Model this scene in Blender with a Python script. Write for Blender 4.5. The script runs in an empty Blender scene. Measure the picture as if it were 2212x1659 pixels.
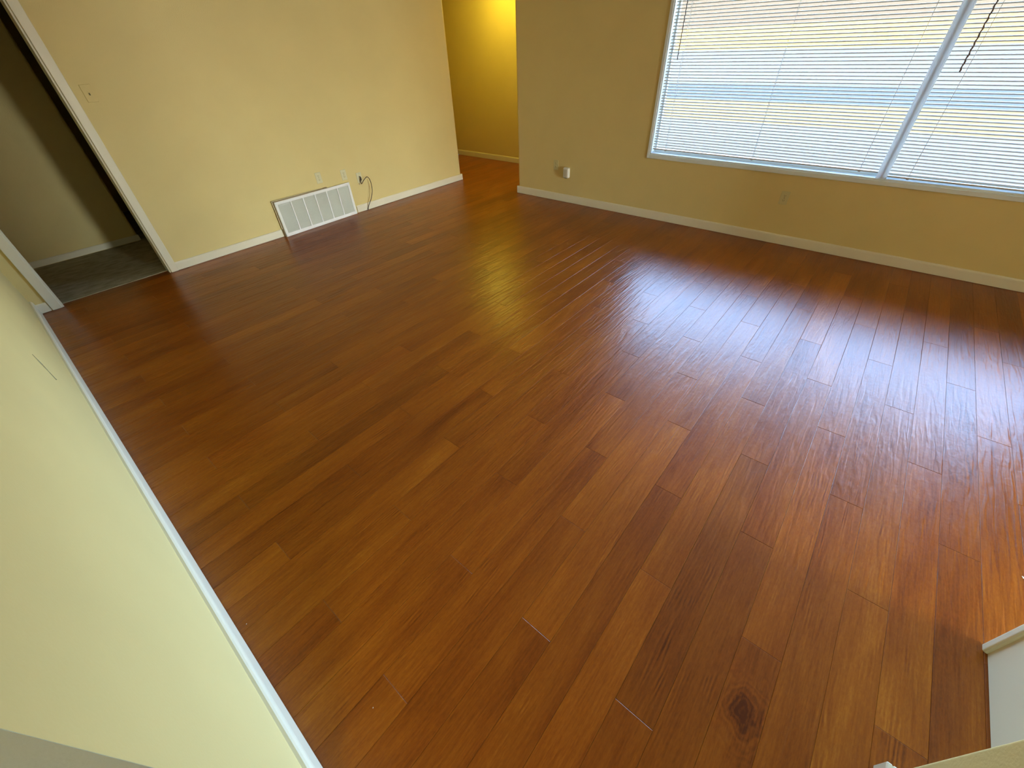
import bpy, math, random
from mathutils import Matrix, Vector
random.seed(7)
PI = math.pi
C = bpy.context.scene.collection
SC = bpy.context.scene

# ------------------------------------------------------------------ camera
EYE = 1.65
A = [[0.637472, -0.769676, -0.035061], [-0.514227, -0.391131, -0.763273], [0.57376, 0.504594, -0.645124]]
cam = bpy.data.cameras.new('camera'); camo = bpy.data.objects.new('camera', cam); C.objects.link(camo)
cam.sensor_fit = 'HORIZONTAL'; cam.sensor_width = 36; cam.lens = 14.3108; cam.clip_start = 0.02; cam.clip_end = 400
camo.matrix_world = Matrix(((A[0][0], -A[1][0], -A[2][0], 0), (A[0][1], -A[1][1], -A[2][1], 0),
                            (A[0][2], -A[1][2], -A[2][2], EYE), (0, 0, 0, 1)))
SC.camera = camo

# ------------------------------------------------------------------ world, exposure
w = bpy.data.worlds.new('world'); SC.world = w; w.use_nodes = True
nt = w.node_tree; nt.nodes.clear()
sky = nt.nodes.new('ShaderNodeTexSky'); sky.sky_type = 'NISHITA'; sky.sun_disc = False
sky.sun_elevation = math.radians(48); sky.sun_rotation = math.radians(250)
sky.air_density = 1.0; sky.dust_density = 1.5; sky.ozone_density = 1.5
bg = nt.nodes.new('ShaderNodeBackground'); bg.inputs['Strength'].default_value = 9.0
wo = nt.nodes.new('ShaderNodeOutputWorld')
nt.links.new(sky.outputs[0], bg.inputs[0]); nt.links.new(bg.outputs[0], wo.inputs[0])
SC.view_settings.view_transform = 'Standard'; SC.view_settings.look = 'None'
SC.view_settings.exposure = 0.0; SC.view_settings.gamma = 1.0; SC.view_settings.use_curve_mapping = False

def area(name, loc, rot, sx, sy, power=0, col=(1, 1, 1), portal=False):
    l = bpy.data.lights.new(name, 'AREA'); l.shape = 'RECTANGLE'; l.size = sx; l.size_y = sy
    l.energy = power; l.color = col
    if portal: l.cycles.is_portal = True
    o = bpy.data.objects.new(name, l); C.objects.link(o); o.location = loc; o.rotation_euler = rot
    return o
# sampling portals in the two daylight openings (they emit nothing)
area('window_portal', (4.97, 0.01, 1.39), (0, PI / 2, 0), 1.5, 4.1, portal=True)
# added fill lamp at a made-up rear opening, standing in for daylight
area('rear_fill_light', (2.0, -7.25, 1.08), (PI / 2, 0, 0), 1.8, 2.1, power=370.0, col=(0.93, 1.0, 0.93))

HALL_LAMP = 76.0
HALL_COL = (1.0, 0.80, 0.085)
FILL_LAMP = 30.0
FILL_COL = (1.0, 0.90, 0.72)

# ------------------------------------------------------------------ materials
def srgb(r, g, b):
    f = lambda c: (c / 255 / 12.92) if c / 255 <= 0.04045 else ((c / 255 + 0.055) / 1.055) ** 2.4
    return (f(r), f(g), f(b), 1)
def newmat(name):
    m = bpy.data.materials.new(name); m.use_nodes = True
    t = m.node_tree; b = t.nodes['Principled BSDF']
    return m, t, b
def N(t, typ, **kw):
    n = t.nodes.new(typ)
    for k, v in kw.items():
        if k in n.inputs: n.inputs[k].default_value = v
        else: setattr(n, k, v)
    return n
def coords(t, sx=1, sy=1, sz=1, kind='Object'):
    tc = t.nodes.new('ShaderNodeTexCoord'); mp = t.nodes.new('ShaderNodeMapping')
    mp.inputs['Scale'].default_value = (sx, sy, sz)
    t.links.new(tc.outputs[kind], mp.inputs[0]); return mp.outputs[0]
def paint(name, col, rough=0.6, bump=0.15, scale=180, mottle=0.06, spec=0.3):
    """wall paint: slight orange-peel relief and faint uneven mottling"""
    m, t, b = newmat(name)
    v = coords(t)
    n1 = N(t, 'ShaderNodeTexNoise', Scale=scale, Detail=3.0); t.links.new(v, n1.inputs['Vector'])
    n2 = N(t, 'ShaderNodeTexNoise', Scale=2.2, Detail=4.0); t.links.new(v, n2.inputs['Vector'])
    mr = N(t, 'ShaderNodeMapRange'); mr.inputs['To Min'].default_value = 1 - mottle; mr.inputs['To Max'].default_value = 1 + mottle
    t.links.new(n2.outputs[0], mr.inputs[0])
    mx = t.nodes.new('ShaderNodeVectorMath'); mx.operation = 'SCALE'; mx.inputs[0].default_value = col[:3]
    t.links.new(mr.outputs[0], mx.inputs['Scale']); t.links.new(mx.outputs[0], b.inputs['Base Color'])
    bp = N(t, 'ShaderNodeBump', Strength=bump, Distance=0.002); t.links.new(n1.outputs[0], bp.inputs['Height'])
    t.links.new(bp.outputs[0], b.inputs['Normal'])
    b.inputs['Roughness'].default_value = rough; b.inputs['Specular IOR Level'].default_value = spec
    return m
M = {}
M['wall'] = paint('wall_paint', (0.735, 0.595, 0.265), 0.55, 0.35, 120)
M['wall_hall'] = M['wall']
M['grey_wall'] = paint('grey_wall_tone', (0.46, 0.53, 0.48), 0.6, 0.5, 120)  # wall end face coloured grey green, unlike the yellow walls
M['ceiling'] = paint('ceiling_paint', (0.78, 0.76, 0.68), 0.8, 0.3)
M['trim'] = paint('trim_paint', (0.80, 0.745, 0.58), 0.35, 0.08, 60, 0.03)
M['plate'] = paint('painted_plate', (0.70, 0.65, 0.42), 0.4, 0.05, 60, 0.02)
M['plate_dim'] = paint('painted_over_plate', (0.64, 0.57, 0.30), 0.45, 0.05, 60, 0.02)
M['white_plastic'] = paint('white_plastic', (0.80, 0.78, 0.70), 0.35, 0.02, 60, 0.02)
M['device'] = paint('device_plastic', (0.86, 0.84, 0.74), 0.35, 0.02, 60, 0.02)
M['device_front'] = paint('device_front_plastic', (0.62, 0.58, 0.44), 0.45, 0.02, 60, 0.02)
M['cabinet'] = paint('cabinet_paint', (0.80, 0.74, 0.54), 0.45, 0.1, 60, 0.03)
M['vent_metal'] = paint('vent_enamel', (0.90, 0.90, 0.88), 0.4, 0.03, 60, 0.02)
M['vent_louver'] = paint('louver_enamel', (0.80, 0.80, 0.72), 0.5, 0.05, 9, 0.10)
M['wood_raw'] = paint('raw_wood', (0.34, 0.25, 0.15), 0.7, 0.3, 40, 0.3)
M['dark'] = paint('dark_slot', (0.05, 0.042, 0.03), 0.7, 0.0)
M['slot'] = paint('socket_slot', (0.12, 0.10, 0.06), 0.6, 0.0)
M['cable'] = paint('cable_sheath', (0.045, 0.03, 0.02), 0.4, 0.0)
M['grey_metal'] = paint('grey_metal', (0.45, 0.44, 0.42), 0.3, 0.0)
M['wand'] = paint('wand_plastic', (0.16, 0.12, 0.12), 0.25, 0.0)
M['cord'] = paint('cord_white', (0.88, 0.88, 0.86), 0.6, 0.0)
M['frame_white'] = paint('window_vinyl', (0.78, 0.86, 0.90), 0.35, 0.02, 60, 0.01)
M['scuff'] = paint('scuff_mark', (0.28, 0.24, 0.13), 0.6, 0.0)
M['fleck'] = paint('fleck_white', (0.8, 0.78, 0.72), 0.6, 0.0)

def translucent(name, col, amt):
    m, t, b = newmat(name)
    b.inputs['Base Color'].default_value = (*col, 1); b.inputs['Roughness'].default_value = 0.4
    tr = t.nodes.new('ShaderNodeBsdfTranslucent'); tr.inputs[0].default_value = (*col, 1)
    mix = t.nodes.new('ShaderNodeMixShader'); mix.inputs[0].default_value = amt
    o = t.nodes['Material Output']
    t.links.new(b.outputs[0], mix.inputs[1]); t.links.new(tr.outputs[0], mix.inputs[2]); t.links.new(mix.outputs[0], o.inputs[0])
    return m
M['slat'] = translucent('blind_slat', (0.56, 0.49, 0.40), 0.12)
M['slat'].node_tree.nodes['Principled BSDF'].inputs['Specular IOR Level'].default_value = 0.15
M['vinyl'] = translucent('mullion_vinyl', (0.88, 0.90, 0.90), 0.52)
M['vinyl_edge'] = translucent('mullion_edge_vinyl', (0.92, 0.94, 0.94), 0.65)

def glass():
    m = bpy.data.materials.new('window_glass'); m.use_nodes = True; t = m.node_tree; t.nodes.clear()
    tr = t.nodes.new('ShaderNodeBsdfTransparent'); tr.inputs[0].default_value = (0.95, 0.97, 0.97, 1)
    gl = t.nodes.new('ShaderNodeBsdfGlossy'); gl.inputs['Roughness'].default_value = 0.02
    fr = t.nodes.new('ShaderNodeFresnel'); fr.inputs[0].default_value = 1.45
    mx = t.nodes.new('ShaderNodeMixShader'); o = t.nodes.new('ShaderNodeOutputMaterial')
    t.links.new(fr.outputs[0], mx.inputs[0]); t.links.new(tr.outputs[0], mx.inputs[1]); t.links.new(gl.outputs[0], mx.inputs[2]); t.links.new(mx.outputs[0], o.inputs[0])
    return m
M['glass'] = glass()

def emit(name, col, s):
    m, t, b = newmat(name)
    b.inputs['Base Color'].default_value = (0.9, 0.88, 0.8, 1)
    b.inputs['Emission Color'].default_value = (*col, 1); b.inputs['Emission Strength'].default_value = s
    return m
M['hall_globe'] = emit('hall_lamp_glass', HALL_COL, HALL_LAMP)
M['fill_globe'] = emit('fill_lamp_glass', FILL_COL, FILL_LAMP)

def wood(name='laminate_wood', knot=None):
    m, t, b = newmat(name)
    L = t.links.new
    g = t.nodes.new('ShaderNodeNewGeometry'); oi = t.nodes.new('ShaderNodeObjectInfo')
    # each plank looks up its own stretch of grain
    off = t.nodes.new('ShaderNodeVectorMath'); off.operation = 'SCALE'; off.inputs[0].default_value = (37.0, 91.0, 53.0)
    L(oi.outputs['Random'], off.inputs['Scale'])
    ad = t.nodes.new('ShaderNodeVectorMath'); ad.operation = 'ADD'; L(g.outputs['Position'], ad.inputs[0]); L(off.outputs[0], ad.inputs[1])
    def mp(sx, sy, sz=1):
        n = t.nodes.new('ShaderNodeMapping'); n.inputs['Scale'].default_value = (sx, sy, sz); L(ad.outputs[0], n.inputs[0]); return n.outputs[0]
    def noise(vec, sc, det=4, rough=0.55, dist=0.0):
        n = N(t, 'ShaderNodeTexNoise', Scale=sc, Detail=float(det), Roughness=rough, Distortion=dist); L(vec, n.inputs['Vector']); return n.outputs[0]
    tone = noise(mp(0.9, 4.5), 1.6, 3, 0.5, 0.4)          # broad light/dark stretches inside one plank
    grain = noise(mp(3.0, 60.0), 2.2, 6, 0.62, 0.3)       # long fibres
    fine = noise(mp(26.0, 95.0), 2.0, 4, 0.75)            # pores
    # cathedral / knot figure
    wv = N(t, 'ShaderNodeTexWave', Scale=5.0, Distortion=9.0, Detail=3.0); wv.wave_type = 'RINGS'
    wv.inputs['Detail Scale'].default_value = 0.8; L(mp(1.0, 5.0), wv.inputs['Vector'])
    kn = noise(mp(2.2, 6.0), 2.0, 2, 0.4, 1.0)
    def math_(op, a, bb, cl=False):
        n = t.nodes.new('ShaderNodeMath'); n.operation = op; n.use_clamp = cl
        for i, v in enumerate((a, bb)):
            if isinstance(v, (int, float)): n.inputs[i].default_value = v
            else: L(v, n.inputs[i])
        return n.outputs[0]
    knm = N(t, 'ShaderNodeMapRange'); knm.inputs['From Min'].default_value = 0.60; knm.inputs['From Max'].default_value = 0.74; L(kn, knm.inputs[0])
    v = math_('MULTIPLY', math_('SUBTRACT', tone, 0.5), 0.75)
    v = math_('ADD', v, math_('MULTIPLY', math_('SUBTRACT', grain, 0.5), 0.62))
    v = math_('ADD', v, math_('MULTIPLY', math_('SUBTRACT', fine, 0.5), 0.55))
    v = math_('ADD', v, math_('MULTIPLY', math_('SUBTRACT', oi.outputs['Random'], 0.5), 0.16))
    kw = math_('MULTIPLY', math_('MULTIPLY', math_('SUBTRACT', wv.outputs['Fac'], 0.62), 0.34), knm.outputs[0])
    v = math_('ADD', v, kw)
    if knot:      # one large swirl of dark figure printed on this board
        kd = t.nodes.new('ShaderNodeVectorMath'); kd.operation = 'SUBTRACT'; L(g.outputs['Position'], kd.inputs[0]); kd.inputs[1].default_value = (knot[0], knot[1], 0)
        ks = t.nodes.new('ShaderNodeVectorMath'); ks.operation = 'MULTIPLY'; L(kd.outputs[0], ks.inputs[0]); ks.inputs[1].default_value = (1.0, 1.25, 0)
        kl = t.nodes.new('ShaderNodeVectorMath'); kl.operation = 'LENGTH'; L(ks.outputs[0], kl.inputs[0])
        kn1 = N(t, 'ShaderNodeTexNoise', Scale=14.0, Detail=3.0); L(ks.outputs[0], kn1.inputs['Vector'])
        rad = math_('ADD', kl.outputs['Value'], math_('MULTIPLY', math_('SUBTRACT', kn1.outputs[0], 0.5), 0.10))
        ring = math_('SINE', math_('MULTIPLY', rad, 260.0), 0.0)
        core = N(t, 'ShaderNodeMapRange'); core.inputs['From Min'].default_value = 0.015; core.inputs['From Max'].default_value = 0.075
        core.inputs['To Min'].default_value = 1.0; core.inputs['To Max'].default_value = 0.0; L(rad, core.inputs[0])
        wide = N(t, 'ShaderNodeMapRange'); wide.inputs['From Min'].default_value = 0.05; wide.inputs['From Max'].default_value = 0.17
        wide.inputs['To Min'].default_value = 1.0; wide.inputs['To Max'].default_value = 0.0; L(rad, wide.inputs[0])
        v = math_('SUBTRACT', v, math_('MULTIPLY', core.outputs[0], 0.42))
        v = math_('ADD', v, math_('MULTIPLY', math_('MULTIPLY', ring, wide.outputs[0]), 0.10))
        v = math_('ADD', v, 0.06)
    v = math_('ADD', v, 0.5, True)
    cr = t.nodes.new('ShaderNodeValToRGB'); L(v, cr.inputs[0])
    e = cr.color_ramp.elements
    e[0].position = 0.0; e[0].color = WOOD[0]
    e[1].position = 1.0; e[1].color = WOOD[3]
    for p, c in ((0.36, WOOD[1]), (0.64, WOOD[2])):
        q = cr.color_ramp.elements.new(p); q.color = c
    # plank tint carried by the object's own colour (darker and lighter boards)
    mul = t.nodes.new('ShaderNodeMix'); mul.data_type = 'RGBA'; mul.blend_type = 'MULTIPLY'; mul.inputs[0].default_value = 1.0
    L(cr.outputs[0], mul.inputs[6]); L(oi.outputs['Color'], mul.inputs[7])
    L(mul.outputs[2], b.inputs['Base Color'])
    # hand-scraped relief: long soft ridges running along the boards, with chatter across them
    rid = noise(mp(4.2, 44.0), 1.0, 1, 0.5, 0.9)
    chat = noise(mp(30.0, 42.0), 1.0, 1, 0.5, 0.5)
    hh = math_('ADD', math_('MULTIPLY', rid, 1.0), math_('MULTIPLY', chat, 0.22))
    b1 = N(t, 'ShaderNodeBump', Strength=1.0, Distance=0.0026); L(hh, b1.inputs['Height'])
    b2 = N(t, 'ShaderNodeBump', Strength=0.35, Distance=0.0004); L(grain, b2.inputs['Height']); L(b1.outputs[0], b2.inputs['Normal'])
    L(b2.outputs[0], b.inputs['Normal'])
    rr = N(t, 'ShaderNodeMapRange'); rr.inputs['To Min'].default_value = 0.25; rr.inputs['To Max'].default_value = 0.34; L(grain, rr.inputs[0])
    L(rr.outputs[0], b.inputs['Roughness'])
    b.inputs['Specular IOR Level'].default_value = 0.42
    return m
WOOD = [srgb(86, 35, 3), srgb(136, 68, 9), srgb(160, 88, 15), srgb(192, 122, 34)]
M['wood'] = wood()
M['wood_knot'] = wood('laminate_wood_knot', (0.67, -0.322))

def carpet():
    m, t, b = newmat('carpet_pile')
    n = N(t, 'ShaderNodeTexNoise', Scale=9.0, Detail=5.0); t.links.new(coords(t, 1, 2, 1), n.inputs['Vector'])
    n2 = N(t, 'ShaderNodeTexNoise', Scale=260.0, Detail=2.0); t.links.new(coords(t), n2.inputs['Vector'])
    cr = t.nodes.new('ShaderNodeValToRGB'); t.links.new(n.outputs[0], cr.inputs[0])
    cr.color_ramp.elements[0].position = 0.3; cr.color_ramp.elements[0].color = (0.30, 0.26, 0.15, 1)
    cr.color_ramp.elements[1].position = 0.7; cr.color_ramp.elements[1].color = (0.52, 0.46, 0.31, 1)
    t.links.new(cr.outputs[0], b.inputs['Base Color']); b.inputs['Roughness'].default_value = 0.95
    bp = N(t, 'ShaderNodeBump', Strength=0.8, Distance=0.006); t.links.new(n2.outputs[0], bp.inputs['Height']); t.links.new(bp.outputs[0], b.inputs['Normal'])
    return m
M['carpet'] = carpet()
M['pavement'] = paint('pavement', (0.042, 0.040, 0.033), 0.9, 0.2, 30, 0.1, 0.0)
M['lawn'] = paint('dry_lawn', (0.053, 0.041, 0.021), 0.95, 0.5, 30, 0.15, 0.0)
M['street'] = paint('street_asphalt', (0.026, 0.031, 0.032), 0.85, 0.2, 30, 0.1, 0.0)
M['hedge'] = paint('hedge_leaves', (0.070, 0.050, 0.020), 0.9, 0.6, 8, 0.3, 0.0)
M['house_wall'] = paint('house_siding', (0.044, 0.036, 0.026), 0.8, 0.1, 180, 0.06, 0.0)
M['roof'] = paint('roof_shingle', (0.03, 0.024, 0.02), 0.9, 0.3)

# ------------------------------------------------------------------ mesh helpers
class MB:
    def __init__(s): s.v = []; s.f = []; s.smooth = []
    def add(s, vs, fs, sm=False):
        o = len(s.v); s.v += [tuple(p) for p in vs]; s.f += [tuple(i + o for i in q) for q in fs]; s.smooth += [sm] * len(fs); return s
    def box(s, x0, y0, z0, x1, y1, z1):
        v = [(x0, y0, z0), (x1, y0, z0), (x1, y1, z0), (x0, y1, z0), (x0, y0, z1), (x1, y0, z1), (x1, y1, z1), (x0, y1, z1)]
        return s.add(v, [(3, 2, 1, 0), (4, 5, 6, 7), (0, 1, 5, 4), (1, 2, 6, 5), (2, 3, 7, 6), (3, 0, 4, 7)])
    def prism(s, poly, axis, a, b, sm=False):
        """extrude a CCW polygon along axis ('x','y','z') from a to b; poly holds the two other coordinates in cyclic order"""
        n = len(poly)
        def P(p, q):
            return {'z': (p[0], p[1], q), 'x': (q, p[0], p[1]), 'y': (p[1], q, p[0])}[axis]
        v = [P(p, a) for p in poly] + [P(p, b) for p in poly]
        fs = [tuple(range(n - 1, -1, -1)), tuple(range(n, 2 * n))]
        s.add(v, fs)
        o = len(s.v) - 2 * n
        for i in range(n):
            j = (i + 1) % n
            s.f.append((o + i, o + j, o + n + j, o + n + i)); s.smooth.append(sm)
        return s
    def bbox(s, x0, y0, z0, x1, y1, z1, c=0.003):
        """box with every edge chamfered"""
        X, Y, Z = (x0, x1), (y0, y1), (z0, z1)
        vs = []; idx = {}
        for i in (0, 1):
            for j in (0, 1):
                for k in (0, 1):
                    sx, sy, sz = (1 - 2 * i), (1 - 2 * j), (1 - 2 * k)
                    for a in range(3):
                        p = [X[i] + sx * c, Y[j] + sy * c, Z[k] + sz * c]; p[a] = (X[i], Y[j], Z[k])[a]
                        idx[(i, j, k, a)] = len(vs); vs.append(tuple(p))
        fs = []
        for a in range(3):
            for e in (0, 1):
                def g(u, v_):
                    t = [0, 0, 0]; t[a] = e; t[(a + 1) % 3] = u; t[(a + 2) % 3] = v_; return idx[(t[0], t[1], t[2], a)]
                q = (g(0, 0), g(1, 0), g(1, 1), g(0, 1)); fs.append(q if e else q[::-1])
        for a in range(3):           # edges running along a
            b_, c_ = (a + 1) % 3, (a + 2) % 3
            for u in (0, 1):
                for v_ in (0, 1):
                    def g(e, ax):
                        t = [0, 0, 0]; t[a] = e; t[b_] = u; t[c_] = v_; return idx[(t[0], t[1], t[2], ax)]
                    q = (g(0, b_), g(1, b_), g(1, c_), g(0, c_)); fs.append(q if (u ^ v_) else q[::-1])
        for i in (0, 1):
            for j in (0, 1):
                for k in (0, 1):
                    q = (idx[(i, j, k, 0)], idx[(i, j, k, 1)], idx[(i, j, k, 2)]); fs.append(q if (i + j + k) % 2 else q[::-1])
        return s.add(vs, fs)
    def tube(s, pts, r, n=8, caps=True):
        pts = [Vector(p) for p in pts]; rings = []
        up = Vector((0.31, 0.17, 0.93)).normalized()
        for i, p in enumerate(pts):
            d = (pts[min(i + 1, len(pts) - 1)] - pts[max(i - 1, 0)]).normalized()
            a = d.cross(up)
            if a.length < 1e-3: a = d.cross(Vector((1, 0, 0)))
            a.normalize(); b = d.cross(a).normalized()
            rr = r[i] if isinstance(r, (list, tuple)) else r
            rings.append([p + a * math.cos(2 * PI * k / n) * rr + b * math.sin(2 * PI * k / n) * rr for k in range(n)])
        v = [q for R_ in rings for q in R_]; fs = []
        for i in range(len(pts) - 1):
            for k in range(n): fs.append((i * n + k, i * n + (k + 1) % n, (i + 1) * n + (k + 1) % n, (i + 1) * n + k))
        if caps: fs += [tuple(range(n - 1, -1, -1)), tuple((len(pts) - 1) * n + k for k in range(n))]
        return s.add(v, fs, True)
    def lathe(s, prof, n=32):
        v = []; fs = []
        for r, z in prof: v += [(r * math.cos(2 * PI * k / n), r * math.sin(2 * PI * k / n), z) for k in range(n)]
        for i in range(len(prof) - 1):
            for k in range(n): fs.append((i * n + k, i * n + (k + 1) % n, (i + 1) * n + (k + 1) % n, (i + 1) * n + k))
        return s.add(v, fs, True)
    def build(s, name, mat, parent=None, recalc=True):
        me = bpy.data.meshes.new(name); me.from_pydata(s.v, [], s.f)
        me.polygons.foreach_set('use_smooth', s.smooth); me.materials.append(mat); me.update()
        if recalc:
            import bmesh
            bm = bmesh.new(); bm.from_mesh(me); bmesh.ops.recalc_face_normals(bm, faces=bm.faces); bm.to_mesh(me); bm.free()
        o = bpy.data.objects.new(name, me); C.objects.link(o)
        if parent: o.parent = parent
        return o
def tag(o, label, cat, group=None):
    o['label'] = label; o['category'] = cat
    if group: o['group'] = group
    return o
def thing(name, loc, label, cat, rz=0.0, group=None):
    o = bpy.data.objects.new(name, None); o.empty_display_size = 0.05; C.objects.link(o)
    o.location = loc; o.rotation_euler = (0, 0, rz); return tag(o, label, cat, group)
def struct(name, mb, mat, label=None):
    o = mb.build(name, mat); o['kind'] = 'structure'
    if label: o['label'] = label
    return o
def arc(cx, cy, r, a0, a1, n=5):
    return [(cx + r * math.cos(math.radians(a0 + (a1 - a0) * i / n)), cy + r * math.sin(math.radians(a0 + (a1 - a0) * i / n))) for i in range(n + 1)]

# ------------------------------------------------------------------ dimensions
XN = -0.273      # near wall face (left)
XW = 4.753       # window wall face
YV = 5.100       # vent wall face
XH = 6.138       # hall wall face
XC, YC = 4.826, 3.892   # vent wall end, window wall end
ZC = 2.44
BR = 0.034       # rounded drywall corners
WY0, WY1, WZ0, WZ1 = -2.000, 2.043, 0.655, 2.12   # window opening
DX0, DX1 = -0.116, 0.737   # left doorway

# ------------------------------------------------------------------ room shell
mb = MB().prism([(0.802 - 0.065, YV), *arc(XC - BR, YV + BR, BR, -90, 0), (XC, YV + 0.12), (0.802 - 0.065, YV + 0.12)], 'z', 0, ZC, False)
mb.box(XN - 0.12, YV, 0, DX0, YV + 0.12, ZC)
mb.box(DX0, YV, 2.06, DX1, YV + 0.12, ZC)
wall_back = struct('wall_back', mb, M['wall'], 'pale yellow wall with the floor vent and the doorway')
struct('wall_hall_left', MB().box(XC - 0.12, YV + 0.12, 0, XC, 8, ZC), M['wall'])
# window wall: below, above and beside the opening
mb = MB()
mb.prism([(XW, WY1), (XW + 0.14, WY1), (XW + 0.14, YC), *arc(XW + BR, YC - BR, BR, 90, 180)], 'z', 0, ZC)
mb.box(XW, WY0, 0, XW + 0.14, WY1, WZ0); mb.box(XW, WY0, WZ1, XW + 0.14, WY1, ZC); mb.box(XW, -7.2, 0, XW + 0.14, WY0, ZC)
wall_right = struct('wall_right', mb, M['wall'], 'olive yellow wall below and beside the window')
struct('wall_hall_right', MB().box(XW + 0.14, YC - 0.14, 0, XH + 0.14, YC, ZC), M['wall'])
struct('wall_hall', MB().box(XH, YC, 0, XH + 0.14, 8.1, ZC), M['wall'], 'bright yellow hallway wall lit by the hall lamp')
wall_left = struct('wall_left', MB().prism([(XN - 0.12, YV), (XN - 0.12, 0.4705), (XN, 0.4705), (XN, YV)], 'z', 0, ZC), M['wall'], 'pale yellow wall close to the viewer')
struct('wall_entry', MB().box(-2.2, 0.470, 0, XN - 0.0002, 0.4705, ZC).box(-2.2, 0.4705, 0, XN - 0.12, 0.590, ZC), M['grey_wall'], 'grey green wall end at the lower left corner')
struct('wall_corridor', MB().prism([(-1.6, 6.56), (-1.6, 6.44), *arc(0.835 - BR, 6.44 + BR, BR, -90, 0), (0.835, 8.0), (0.715, 8.0), (0.715, 6.56)], 'z', 0, ZC), M['wall'], 'dim corridor wall seen through the doorway')
struct('wall_corridor_end', MB().box(-1.7, YV, 0, -1.6, 6.56, ZC).box(-1.6, YV, 0, XN - 0.12, YV + 0.12, ZC), M['wall'])
struct('wall_far', MB().box(0.715, 8.0, 0, XH + 0.14, 8.1, ZC), M['wall'])
mb = MB().box(-2.2, -7.2, 0, 1.1, -7.08, ZC).box(2.9, -7.2, 0, XW, -7.08, ZC).box(1.1, -7.2, 2.13, 2.9, -7.08, ZC)  # unseen rear wall, its opening added to let the fill lamp in
struct('wall_front', mb, M['wall'])
struct('wall_baffle', MB().box(3.3, -2.45, 0, XW, -2.33, ZC), M['wall'])  # unseen partition added to keep the rear lamp off the window wall
struct('wall_side', MB().box(-2.32, -7.2, 0, -2.2, 0.59, ZC), M['wall'])
struct('wall_kitchen', MB().prism([(-0.7, -0.86), (0.766, -0.86), *arc(0.766 - 0.01, -0.66 - 0.01, 0.01, 0, 90), (-0.7, -0.66)], 'z', 0, ZC), M['wall'], 'olive yellow wall end cut off by the lower right corner')
struct('ceiling', MB().box(-2.35, -7.25, ZC, XH + 0.2, 8.2, ZC + 0.15), M['ceiling'])

# ------------------------------------------------------------------ floor: boards of one length in a three-row stagger
PW, PL, PO = 0.1294, 1.301, 0.010
floor = struct('floor', MB().box(-2.3, -7.2, -0.10, XH, 8.0, -0.013), M['wood_raw'], 'red brown laminate plank floor')
def plank_mb(x0, x1, y0, y1, mb=None, full=True):
    mb = mb or MB(); g = 0.0003; c = 0.0014; d = 0.0009
    x0 += g; x1 -= g; y0 += g; y1 -= g
    v = [(x0, y0, -0.012), (x1, y0, -0.012), (x1, y1, -0.012), (x0, y1, -0.012),
         (x0, y0, -d), (x1, y0, -d), (x1, y1, -d), (x0, y1, -d),
         (x0 + c, y0 + c, 0), (x1 - c, y0 + c, 0), (x1 - c, y1 - c, 0), (x0 + c, y1 - c, 0)]
    f = [(3, 2, 1, 0), (8, 9, 10, 11)]
    for i in range(4):
        j = (i + 1) % 4; f += [(i, j, 4 + j, 4 + i), (4 + i, 4 + j, 8 + j, 8 + i)]
    return mb.add(v, f)
PH = (0.008, 0.450, 0.892)
stuff = MB(); planks = []
for k in range(-56, 51):
    y0 = PO + k * PW; y1 = y0 + PW
    if y1 <= -7.19: continue
    y0 = max(y0, -7.19)
    lo, hi = (-2.2, XW) if y0 < 0.44 else (XN, XW)
    if y1 > YC: hi = XH
    if y0 > YC + 0.01 - PW and y1 < YC + PW and y0 < YC: hi = XH
    if y0 > YV + 0.07: lo = XC
    if y1 > 6.6: continue
    if y0 <= YV + 0.07 < y1 and y1 > YV + 0.076: pass
    ph = PH[(k + 8) % 3]
    n = math.floor((lo - ph) / PL)
    x = ph + n * PL
    while x < hi:
        a, b_ = max(x, lo), min(x + PL, hi)
        if b_ - a > 0.02:
            if -9 <= k and not (y1 < 0.2 and b_ < -0.5): planks.append((k, a, b_, y0, y1))
            else: plank_mb(a, b_, y0, y1, stuff)
        x += PL
SPECIAL = {(13, 0): 0.84, (16, 0): 1.14, (7, 0): 1.10, (-1, 0): 0.88, (5, 0): 1.08, (-3, 0): 1.05, (3, 0): 1.10, (-2, 0): 0.90}
rnd = random.Random(3)
for k, a, b_, y0, y1 in planks:
    y1c = min(y1, YV + 0.076) if (a < XC - 0.2 and y1 > YV + 0.076) else y1
    o = plank_mb(a, b_, y0, y1c).build('plank', M['wood_knot'] if (k == -3 and a < 0.5 < b_) else M['wood'], floor)
    t_ = rnd.choice([0.83, 0.88, 0.91, 0.93, 0.93, 0.97, 1.02]); hue = (t_ - 0.93) * 0.25 + rnd.uniform(-0.012, 0.012)
    s_ = SPECIAL.get((k, int(math.floor((a + 0.4) / PL))))
    if s_: t_ = s_ * 0.93
    o.color = (t_, t_ * (1 + hue), t_ * (1 + 1.5 * hue), 1)
o = stuff.build('plank_field', M['wood'], floor); o['kind'] = 'stuff'
struct('floor_carpet', MB().box(-1.6, YV + 0.076, -0.012, XC - 0.12, 6.6, 0.005).box(0.835, 6.6, -0.012, XC - 0.12, 8.0, 0.005), M['carpet'], 'grey brown carpet in the corridor beyond the doorway')

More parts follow.
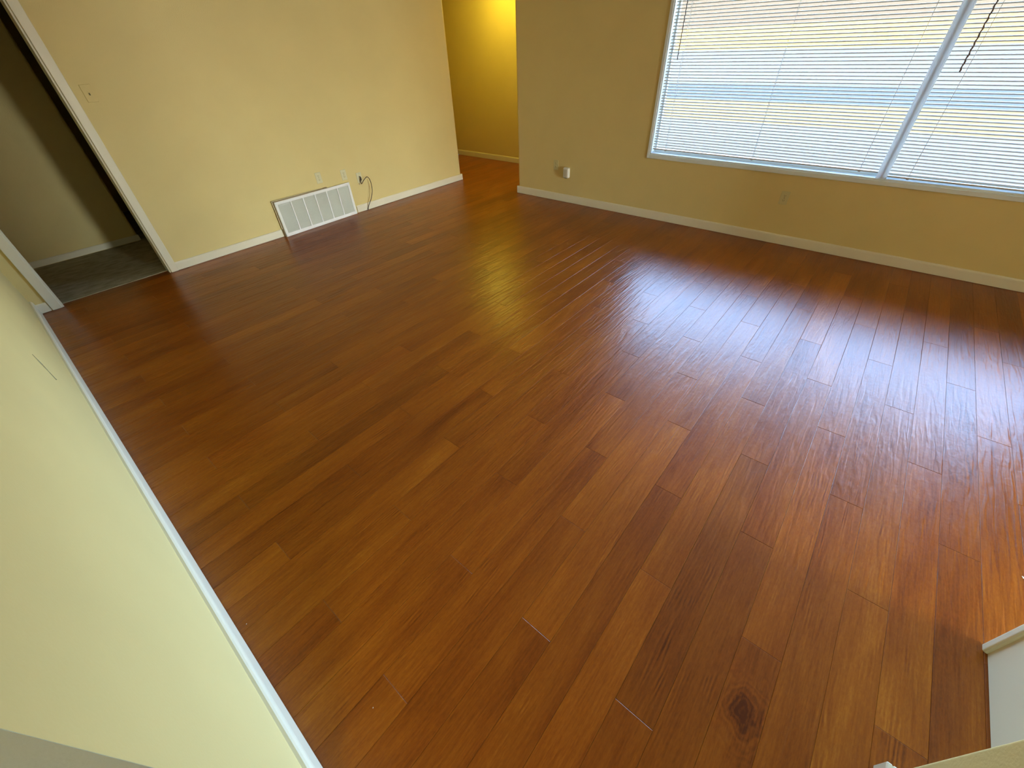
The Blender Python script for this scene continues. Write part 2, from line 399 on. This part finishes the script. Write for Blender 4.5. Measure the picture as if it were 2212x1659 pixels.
# ------------------------------------------------------------------ baseboards
def base_prof(t=0.013, h=0.083, z0=0.003):
    return [(0, z0), (t, z0), (t, h - 0.022), (t * 0.93, h - 0.012), (t * 0.72, h - 0.004), (t * 0.45, h), (0, h)]
def base_y(name, x, sgn, y0, y1, **kw):      # runs along y on face x, sticking out towards sgn
    pr = [(x + sgn * u, v) for u, v in base_prof(**kw)]
    mb = MB(); n = len(pr)
    v = [(p[0], y0, p[1]) for p in pr] + [(p[0], y1, p[1]) for p in pr]
    mb.add(v, [tuple(range(n)), tuple(range(n, 2 * n))] + [(i, (i + 1) % n, n + (i + 1) % n, n + i) for i in range(n)])
    return struct(name, mb, M['trim'])
def base_x(name, y, sgn, x0, x1, **kw):
    pr = [(y + sgn * u, v) for u, v in base_prof(**kw)]
    mb = MB(); n = len(pr)
    v = [(x0, p[0], p[1]) for p in pr] + [(x1, p[0], p[1]) for p in pr]
    mb.add(v, [tuple(range(n)), tuple(range(n, 2 * n))] + [(i, (i + 1) % n, n + (i + 1) % n, n + i) for i in range(n)])
    return struct(name, mb, M['trim'])
base_x('baseboard_back', YV, -1, 0.803, 1.905, h=0.080)
base_x('baseboard_back_right', YV, -1, 2.915, XC + 0.013, h=0.085)
base_y('baseboard_hall_left', XC, 1, YV, 8.0)
base_x('baseboard_doorway', YV, -1, XN + 0.013, -0.188, h=0.080)
base_y('baseboard_right', XW, -1, -2.3, YC + 0.012, t=0.014, h=0.092)
base_x('baseboard_hall_right', YC, 1, XW - 0.013, XH, t=0.012)
base_y('baseboard_hall', XH, -1, YC + 0.013, 8.0, h=0.085)
base_y('baseboard_left', XN, 1, 0.47, YV - 0.0, t=0.020, h=0.118)
base_x('baseboard_corridor', 6.44, -1, -1.6, 0.838, h=0.072, z0=0.012)
bk = MB()
for (xa, ya, xb, yb) in ((-0.7, -0.66, 0.781, -0.645), (0.766, -0.86, 0.781, -0.66)):
    bk.bbox(xa, ya, 0.002, xb, yb, 0.074, 0.003)
struct('baseboard_kitchen', bk, M['trim'])

# doorway casings and jambs (left opening)
cs = MB()
for x0, x1 in ((DX1, DX1 + 0.066), (DX0 - 0.068, DX0)):
    cs.bbox(x0, YV - 0.016, 0.0, x1, YV, 2.13, 0.004)
cs.bbox(DX0 - 0.068, YV - 0.016, 2.13, DX1 + 0.066, YV, 2.195, 0.004)
struct('trim_1', cs, M['trim'], 'white door casing around the left doorway')
jm = MB().box(DX1 - 0.012, YV, 0, DX1, YV + 0.12, 2.06).box(DX0, YV, 0, DX0 + 0.012, YV + 0.12, 2.06).box(DX0, YV, 2.048, DX1, YV + 0.12, 2.06)
struct('trim_2', jm, M['trim'], 'white door jamb lining of the left doorway')
# scratch on the near wall
s_ = MB().tube([(XN + 0.0004, 2.800, 0.585), (XN + 0.0004, 2.788, 0.53), (XN + 0.0004, 2.785, 0.49), (XN + 0.0004, 2.770, 0.44)], [0.0015, 0.004, 0.002, 0.003], 6)
s_.build('scuff_mark', M['scuff'], wall_left)

# ------------------------------------------------------------------ window
win = bpy.data.objects.new('window_1', None); C.objects.link(win); win.location = (XW, 0.02, WZ0); win['kind'] = 'structure'
win['label'] = 'wide white framed window covered by mini blinds'
wl = win.location
def W(x0, y0, z0, x1, y1, z1): return (x0 - wl.x, y0 - wl.y, z0 - wl.z, x1 - wl.x, y1 - wl.y, z1 - wl.z)
TW = 0.036
m = MB()
m.bbox(*W(XW - 0.014, WY1, WZ0 - TW, XW, WY1 + 0.030, WZ1 + TW), c=0.003); m.build('side_trim', M['frame_white'], win)
MB().bbox(*W(XW - 0.014, WY0 - 0.03, WZ0 - TW, XW, WY0, WZ1 + TW), c=0.003).build('side_trim', M['frame_white'], win)
MB().bbox(*W(XW - 0.016, WY0, WZ0 - TW, XW, WY1, WZ0), c=0.003).build('bottom_trim', M['frame_white'], win)
MB().bbox(*W(XW - 0.014, WY0, WZ1, XW, WY1, WZ1 + TW), c=0.003).build('top_trim', M['frame_white'], win)
m = MB().box(*W(XW, WY0, WZ0, XW + 0.14, WY1, WZ0 + 0.012)); m.build('sill', M['frame_white'], win)
m = MB().box(*W(XW, WY1 - 0.008, WZ0, XW + 0.14, WY1, WZ1)).box(*W(XW, WY0, WZ0, XW + 0.14, WY0 + 0.008, WZ1)).box(*W(XW, WY0, WZ1 - 0.008, XW + 0.14, WY1, WZ1))
m.build('reveal', M['frame_white'], win)
MY = 0.018
m = MB().bbox(*W(XW + 0.002, MY - 0.026, WZ0 + 0.012, XW + 0.012, MY + 0.026, WZ1), c=0.002).box(*W(XW + 0.012, MY - 0.010, WZ0 + 0.012, XW + 0.14, MY + 0.010, WZ1))
m.build('mullion', M['vinyl'], win)
for yy in (MY - 0.036, MY + 0.024):
    MB().bbox(*W(XW - 0.006, yy, WZ0 + 0.008, XW + 0.016, yy + 0.012, WZ1), c=0.002).build('mullion_edge', M['vinyl_edge'], win)
for (a, b_) in ((WY0 + 0.008, MY - 0.010), (MY + 0.010, WY1 - 0.008)):
    z0, z1 = WZ0 + 0.012, WZ1 - 0.008
    m = MB().box(*W(XW + 0.09, a, z0, XW + 0.125, b_, z0 + 0.03)).box(*W(XW + 0.09, a, z1 - 0.04, XW + 0.125, b_, z1))
    m.box(*W(XW + 0.09, a, z0 + 0.03, XW + 0.125, a + 0.012, z1 - 0.04)).box(*W(XW + 0.09, b_ - 0.012, z0 + 0.03, XW + 0.125, b_, z1 - 0.04))
    sf = m.build('sash_frame', M['frame_white'], win)
    MB().box(*W(XW + 0.105, a + 0.012, z0 + 0.03, XW + 0.109, b_ - 0.012, z1 - 0.04)).build('glass_pane', M['glass'], sf)

# ------------------------------------------------------------------ mini blinds
SL_W, PITCH, TILT = 0.0275, 0.0236, math.radians(18.0)
XB = XW + 0.034
def blind(y0, y1, zbot, cords, wand, label):
    root = thing('mini_blind', (XB, (y0 + y1) / 2, zbot), label, 'window blind')
    L_ = (y1 - y0)
    zt = WZ1 - 0.01 - zbot
    MB().bbox(-0.018, -L_ / 2, zt - 0.028, 0.018, L_ / 2, zt, 0.002).build('head_rail', M['frame_white'], root)
    br = MB().bbox(-0.014, -L_ / 2 + 0.002, 0, 0.012, L_ / 2 - 0.002, 0.011, 0.003).build('bottom_rail', M['slat'], root)
    ns = 6; prof = []
    for i in range(ns + 1):
        u = -SL_W / 2 + SL_W * i / ns; h = 0.0022 * (1 - (2 * u / SL_W) ** 2)
        # room side is -x; positive tilt drops the room edge
        prof.append((u * math.cos(TILT) - h * math.sin(TILT), u * math.sin(TILT) + h * math.cos(TILT)))
    me = None; n = 0
    z = 0.011 + 0.016
    while z < zt - 0.035:
        if me is None:
            v = [(p[0], -L_ / 2, p[1]) for p in prof] + [(p[0], L_ / 2, p[1]) for p in prof]
            me_o = MB(); q = len(prof)
            me_o.add(v, [(i, i + 1, q + i + 1, q + i) for i in range(q - 1)], True)
            o = me_o.build('slat', M['slat'], root, recalc=False); me = o.data
        else:
            o = bpy.data.objects.new('slat', me); C.objects.link(o); o.parent = root
        o.location = (0, 0, z); z += PITCH; n += 1
    for yc in cords:
        c = MB(); cy = yc - (y0 + y1) / 2
        xf = -SL_W / 2 * math.cos(TILT) - 0.001
        c.tube([(xf, cy, 0.006), (xf, cy, zt - 0.02)], 0.0014, 6)
        c.tube([(-xf, cy, 0.006), (-xf, cy, zt - 0.02)], 0.0012, 6)
        c.build('ladder_cord', M['cord'], root)
        MB().bbox(-0.016, cy - 0.009, -0.006, -0.002, cy + 0.009, 0.003, 0.002).build('rail_clip', M['grey_metal'], br)
    wy, wz, r = wand
    p = []
    for i in range(60):
        t = i / 59; p.append((-0.028, wy - (y0 + y1) / 2 + 0.002 * math.sin(i * 1.7), zt - 0.03 - t * (zt - 0.03 - (wz - zbot))))
    MB().tube(p, [r * (1 + 0.16 * math.sin(i * 2.1)) for i in range(60)], 6).build('tilt_wand', M['wand'], root)
    return root
blind(MY + 0.018, WY1 - 0.010, 0.700, (1.893, 1.035, 0.182), (1.930, 1.452, 0.0042), 'white mini blind on the left window pane with bright gap below its rail')
blind(WY0 + 0.010, MY - 0.018, 0.679, (-0.152, -1.0, -1.85), (-0.118, 1.368, 0.0052), 'white mini blind on the right window pane hanging down to the sill')

# ------------------------------------------------------------------ sockets, switch, plug-in device
def outlet(loc, rz, label, mat, kind='duplex', tilt=0.0):
    """local frame: wall is the plane y=0, the plate sticks out towards -y, centre at origin"""
    r = thing('wall_outlet' if kind == 'duplex' else ('coax_plate' if kind == 'coax' else 'light_switch'), loc, label,
              'outlet' if kind != 'switch' else 'light switch', rz)
    pl = MB().bbox(-0.036, -0.006, -0.058, 0.036, 0.0, 0.058, 0.003).build('cover_plate', mat, r)
    if kind == 'duplex':
        for dz in (-0.020, 0.020):
            s1 = MB().prism([(dz + 0.014 * math.sin(a), 0.0165 * math.cos(a)) for a in [2 * PI * i / 16 for i in range(16)]], 'y', -0.008, -0.004)
            f = s1.build('receptacle', mat, r)
            MB().box(-0.0075, -0.0085, dz - 0.003, -0.0050, -0.0078, dz + 0.007).box(0.0050, -0.0085, dz - 0.003, 0.0075, -0.0078, dz + 0.007)\
                .box(-0.0025, -0.0085, dz - 0.010, 0.0025, -0.0078, dz - 0.006).build('slots', M['slot'], f)
        MB().bbox(-0.003, -0.0072, -0.003, 0.003, -0.005, 0.003, 0.001).build('screw', M['slot'], r)
    elif kind == 'switch':
        MB().bbox(-0.006, -0.0075, -0.013, 0.006, -0.005, 0.013, 0.001).build('toggle_slot', mat, r)
        t = MB().add([(-0.004, -0.006, -0.008), (0.004, -0.006, -0.008), (0.004, -0.006, 0.004), (-0.004, -0.006, 0.004),
                      (-0.0035, -0.019, -0.013), (0.0035, -0.019, -0.013), (0.0035, -0.017, -0.006), (-0.0035, -0.017, -0.006)],
                     [(0, 1, 2, 3), (4, 5, 6, 7), (0, 1, 5, 4), (1, 2, 6, 5), (2, 3, 7, 6), (3, 0, 4, 7)])
        t.build('toggle', M['slot'], r)
    else:
        MB().tube([(0, -0.004, 0.012), (0, -0.018, 0.012)], 0.0055, 8).build('coax_jack', M['grey_metal'], r)
        for dz in (-0.048, 0.048):
            MB().bbox(-0.003, -0.0072, dz - 0.003, 0.003, -0.005, dz + 0.003, 0.001).build('screw', M['grey_metal'], r)
    return r
outlet((2.535, YV, 0.495), 0, 'pale wall outlet above the middle of the floor vent', M['plate'])
outlet((2.860, YV, 0.462), 0, 'pale wall outlet above the right end of the floor vent', M['plate'])
outlet((0.896, YV, 1.445), 0, 'wall coloured light switch beside the left doorway casing', M['wall'], 'switch')
outlet((XW, 3.264, 0.421), -PI / 2, 'yellowed wall outlet left of the white plug-in device', M['plate_dim'])
outlet((XW, 0.648, 0.420), -PI / 2, 'yellowed wall outlet on the wall under the window', M['plate_dim'])
cx = outlet((3.060, YV, 0.392), 0, 'small coax wall plate with a dark cable to the right of the vent', M['plate'], 'coax')
MB().tube([(0.004, -0.016, 0.012), (0.005, -0.030, -0.002), (0.002, -0.030, -0.030)], 0.006, 8).build('coax_connector', M['dark'], cx)
MB().tube([(-0.002, -0.014, -0.02), (-0.016, -0.022, -0.052), (-0.034, -0.020, -0.075)], [0.005, 0.004, 0.003], 8).build('wire_stub', M['grey_metal'], cx)
CB = [(3.0601, 5.07, 0.4084), (3.0489, 5.065, 0.3632), (3.0413, 5.05, 0.3289), (3.0805, 5.04, 0.3651), (3.1311, 5.03, 0.3936), (3.1629, 5.03, 0.3383), (3.1623, 5.035, 0.2329), (3.1259, 5.045, 0.1381), (3.0735, 5.055, 0.063), (3.0549, 5.072, 0.0035)]
def cr_spline(P, n=10):
    P = [Vector(p) for p in P]; Q = [P[0]] + P + [P[-1]]; out = []
    for i in range(1, len(Q) - 2):
        for j in range(n):
            t = j / n; a, b_, c, d = Q[i - 1], Q[i], Q[i + 1], Q[i + 2]
            out.append(0.5 * ((2 * b_) + (-a + c) * t + (2 * a - 5 * b_ + 4 * c - d) * t * t + (-a + 3 * b_ - 3 * c + d) * t ** 3))
    out.append(P[-1]); return out
cb = thing('coax_cable', CB[-1], 'thin dark cable looping from the coax plate down to the floor', 'cable')
o_ = Vector(CB[-1])
MB().tube([p - o_ for p in cr_spline(CB)], 0.0040, 8).build('cable', M['cable'], cb)
e_ = Vector(CB[-1]) - o_
MB().tube([e_ + Vector((0.002, 0, 0.022)), e_ + Vector((0, 0, 0.0035))], 0.005, 8).build('cable_connector', M['grey_metal'], cb)

dv = thing('plug_in_device', (XW, 3.085, 0.355), 'small white plug-in device on the wall beside an outlet', 'device', -PI / 2)
MB().bbox(-0.042, -0.046, -0.058, 0.036, 0, 0.058, 0.008).build('housing', M['device'], dv)
MB().bbox(-0.037, -0.049, -0.046, 0.022, -0.045, 0.040, 0.003).build('front_panel', M['device_front'], dv)
MB().bbox(-0.024, -0.036, -0.064, 0.010, -0.012, -0.056, 0.002).build('bottom_vent', M['dark'], dv)

# ------------------------------------------------------------------ return air vent
VW, VH = 0.972, 0.376
vt = thing('return_air_vent', (1.918, YV - 0.055, 0.002), 'white return air grille with five bars leaning at floor level', 'vent', math.radians(2.0))
# local: x along the grille, front towards -y
fr = MB()
bw = 0.030
fr.bbox(0, -0.010, 0, VW, 0.004, bw + 0.008, 0.003)
fr.bbox(0, -0.010, VH - bw, VW, 0.004, VH, 0.003)
fr.bbox(0, -0.010, 0.01, bw, 0.004, VH - 0.01, 0.003)
fr.bbox(VW - bw, -0.010, 0.01, VW, 0.004, VH - 0.01, 0.003)
fr.build('grille_frame', M['vent_metal'], vt)
for i in range(1, 6):
    x = bw + (VW - 2 * bw) * i / 6
    MB().bbox(x - 0.006, -0.009, bw, x + 0.006, -0.002, VH - bw + 0.004, 0.001).build('grille_bar', M['vent_metal'], vt)
lv = MB(); nl = 28
for i in range(nl):
    z = bw + 0.012 + (VH - 2 * bw - 0.012) * i / (nl - 1)
    lv.add([(bw - 0.004, -0.003, z - 0.0045), (VW - bw + 0.004, -0.003, z - 0.0045), (VW - bw + 0.004, 0.0105, z + 0.0040), (bw - 0.004, 0.0105, z + 0.0040),
            (bw - 0.004, -0.0030, z - 0.0062), (VW - bw + 0.004, -0.0030, z - 0.0062)], [(0, 1, 2, 3), (0, 1, 5, 4)])
o = lv.build('louver_blades', M['vent_louver'], vt); o['kind'] = 'stuff'
MB().box(0.02, 0.012, 0.02, VW - 0.02, 0.014, VH - 0.02).build('duct_shade', M['dark'], vt)  # near-black sheet stands in for the shaded duct behind the blades
bf = MB()
bf.box(-0.004, 0.004, 0.0, 0.010, 0.050, VH + 0.004); bf.box(-0.004, 0.004, VH - 0.004, VW - 0.3, 0.050, VH + 0.006)
bf.build('mounting_frame', M['wood_raw'], vt)
MB().box(-0.010, 0.022, 0.085, -0.004, 0.028, VH + 0.010).box(-0.010, 0.022, VH + 0.006, VW - 0.35, 0.028, VH + 0.010).build('frame_lip', M['plate'], vt)

# ------------------------------------------------------------------ cabinet at lower right
cbt = thing('cabinet', (1.37, -0.904, 0.0), 'white cabinet side with a rounded front edge at the lower right corner', 'cabinet')
MB().bbox(-0.95, -0.60, 0.0, -0.006, 0.0, 2.10, 0.002).build('side_panel', M['cabinet'], cbt)  # unseen upper height added to block rear light from the corridor
q = MB().prism([(-0.016, -0.60), *[(0.014 - 0.008 + p[0], p[1]) for p in arc(0, 0.004, 0.008, -10, 80, 4)], *[(p[0], p[1]) for p in arc(-0.010, 0.004, 0.008, 90, 180, 4)], (-0.018, -0.02)], 'z', 0.0, 2.10)
q.build('front_frame', M['cabinet'], cbt)
MB().bbox(-0.95, -0.62, 2.10, 0.03, 0.02, 2.13, 0.006).build('cabinet_top', M['cabinet'], cbt)

# ------------------------------------------------------------------ flecks on the floor
for (x, y, s, lab) in ((1.772, -1.015, 0.006, 'white paint fleck on the floor by the right edge'), (-0.070, 0.607, 0.0022, 'tiny white paint fleck on the floor at the bottom left of the middle'), (-0.223, 1.194, 0.0018, 'tiny white paint fleck on the floor near the left baseboard')):
    m = MB(); nn = 6
    pts = [(s * (0.7 + 0.5 * math.sin(i * 2.3)) * math.cos(2 * PI * i / nn), s * (0.7 + 0.4 * math.cos(i * 1.7)) * math.sin(2 * PI * i / nn)) for i in range(nn)]
    m.prism(pts, 'z', 0.0, 0.0015)
    o = m.build('paint_fleck', M['fleck']); o.location = (x, y, 0.0002); tag(o, lab, 'debris', 'paint flecks on the floor')

# ------------------------------------------------------------------ lamps (all outside the photograph's frame)
def ceiling_lamp(loc, label, mat, r=0.15, h=0.09):
    root = thing('ceiling_lamp', loc, label, 'ceiling lamp')
    MB().lathe([(0.0, 0.0), (r * 0.9, 0.0), (r * 0.9, -0.018), (0.0, -0.018)]).build('lamp_base', M['trim'], root)
    MB().lathe([(r, -0.018), (r * 0.98, -0.035), (r * 0.85, -0.06), (r * 0.6, -0.08), (r * 0.3, -0.088), (0.001, -0.09)]).build('glass_bowl', mat, root)
ceiling_lamp((5.58, 5.12, ZC), 'round ceiling lamp glowing warm yellow in the hallway', M['hall_globe'], 0.13)
ceiling_lamp((-1.2, -0.9, ZC), 'added round fill lamp behind the viewer over the kitchen end', M['fill_globe'], 0.22)  # unseen lamp added to brighten the interior

# ------------------------------------------------------------------ outdoors, glimpsed through the blinds
GZ = -0.40
def strip(name, x0, x1, mat, label, z=GZ):
    return struct(name, MB().box(x0, -60, z - 0.3, x1, 60, z), mat, label)
strip('ground_driveway', XW + 0.14, 14.7, M['pavement'], 'pale paved ground outside the window')
strip('ground_lawn', 14.7, 19.6, M['lawn'], 'dry yellow lawn strip outside the window')
strip('ground_street', 19.6, 26.5, M['street'], 'blue grey street outside the window')
strip('ground_sidewalk', 26.5, 75.0, M['pavement'], 'pale far pavement outside the window')
struct('ground_far', MB().box(75, -60, GZ - 0.3, 120, 60, GZ), M['lawn'])
struct('ground_patio', MB().box(-12, -60, GZ - 0.3, XW + 0.14, -7.3, GZ), M['pavement'])
hd = MB()
nY, nZ = 60, 6
hr = random.Random(5)
prof = [(75.0, 0), (75.2, 0.6), (75.5, 1.3), (75.9, 1.9), (76.2, 2.4), (77.2, 2.3), (77.8, 1.2), (77.6, 0)]
vs = []
for i in range(nY + 1):
    y = -58 + 116 * i / nY
    for (x, z) in prof: vs.append((x + hr.uniform(-.18, .18), y, GZ + z * (1 + hr.uniform(-.06, .06))))
P_ = len(prof)
hd.add(vs, [(i * P_ + j, i * P_ + j + 1, (i + 1) * P_ + j + 1, (i + 1) * P_ + j) for i in range(nY) for j in range(P_ - 1)], True)
tag(hd.build('hedge', M['hedge']), 'yellow green hedge glimpsed as a blurred band through the blinds', 'hedge')
hs = thing('house', (90, 4, GZ), 'pale house across the street seen only through the blinds', 'house')
MB().box(0, -50, 0, 8, 50, 7.2).build('house_wall', M['house_wall'], hs)
MB().prism([(7.2, -0.8), (7.2, 8.8), (10.4, 4.0)], 'y', -51, 51).build('roof', M['roof'], hs)
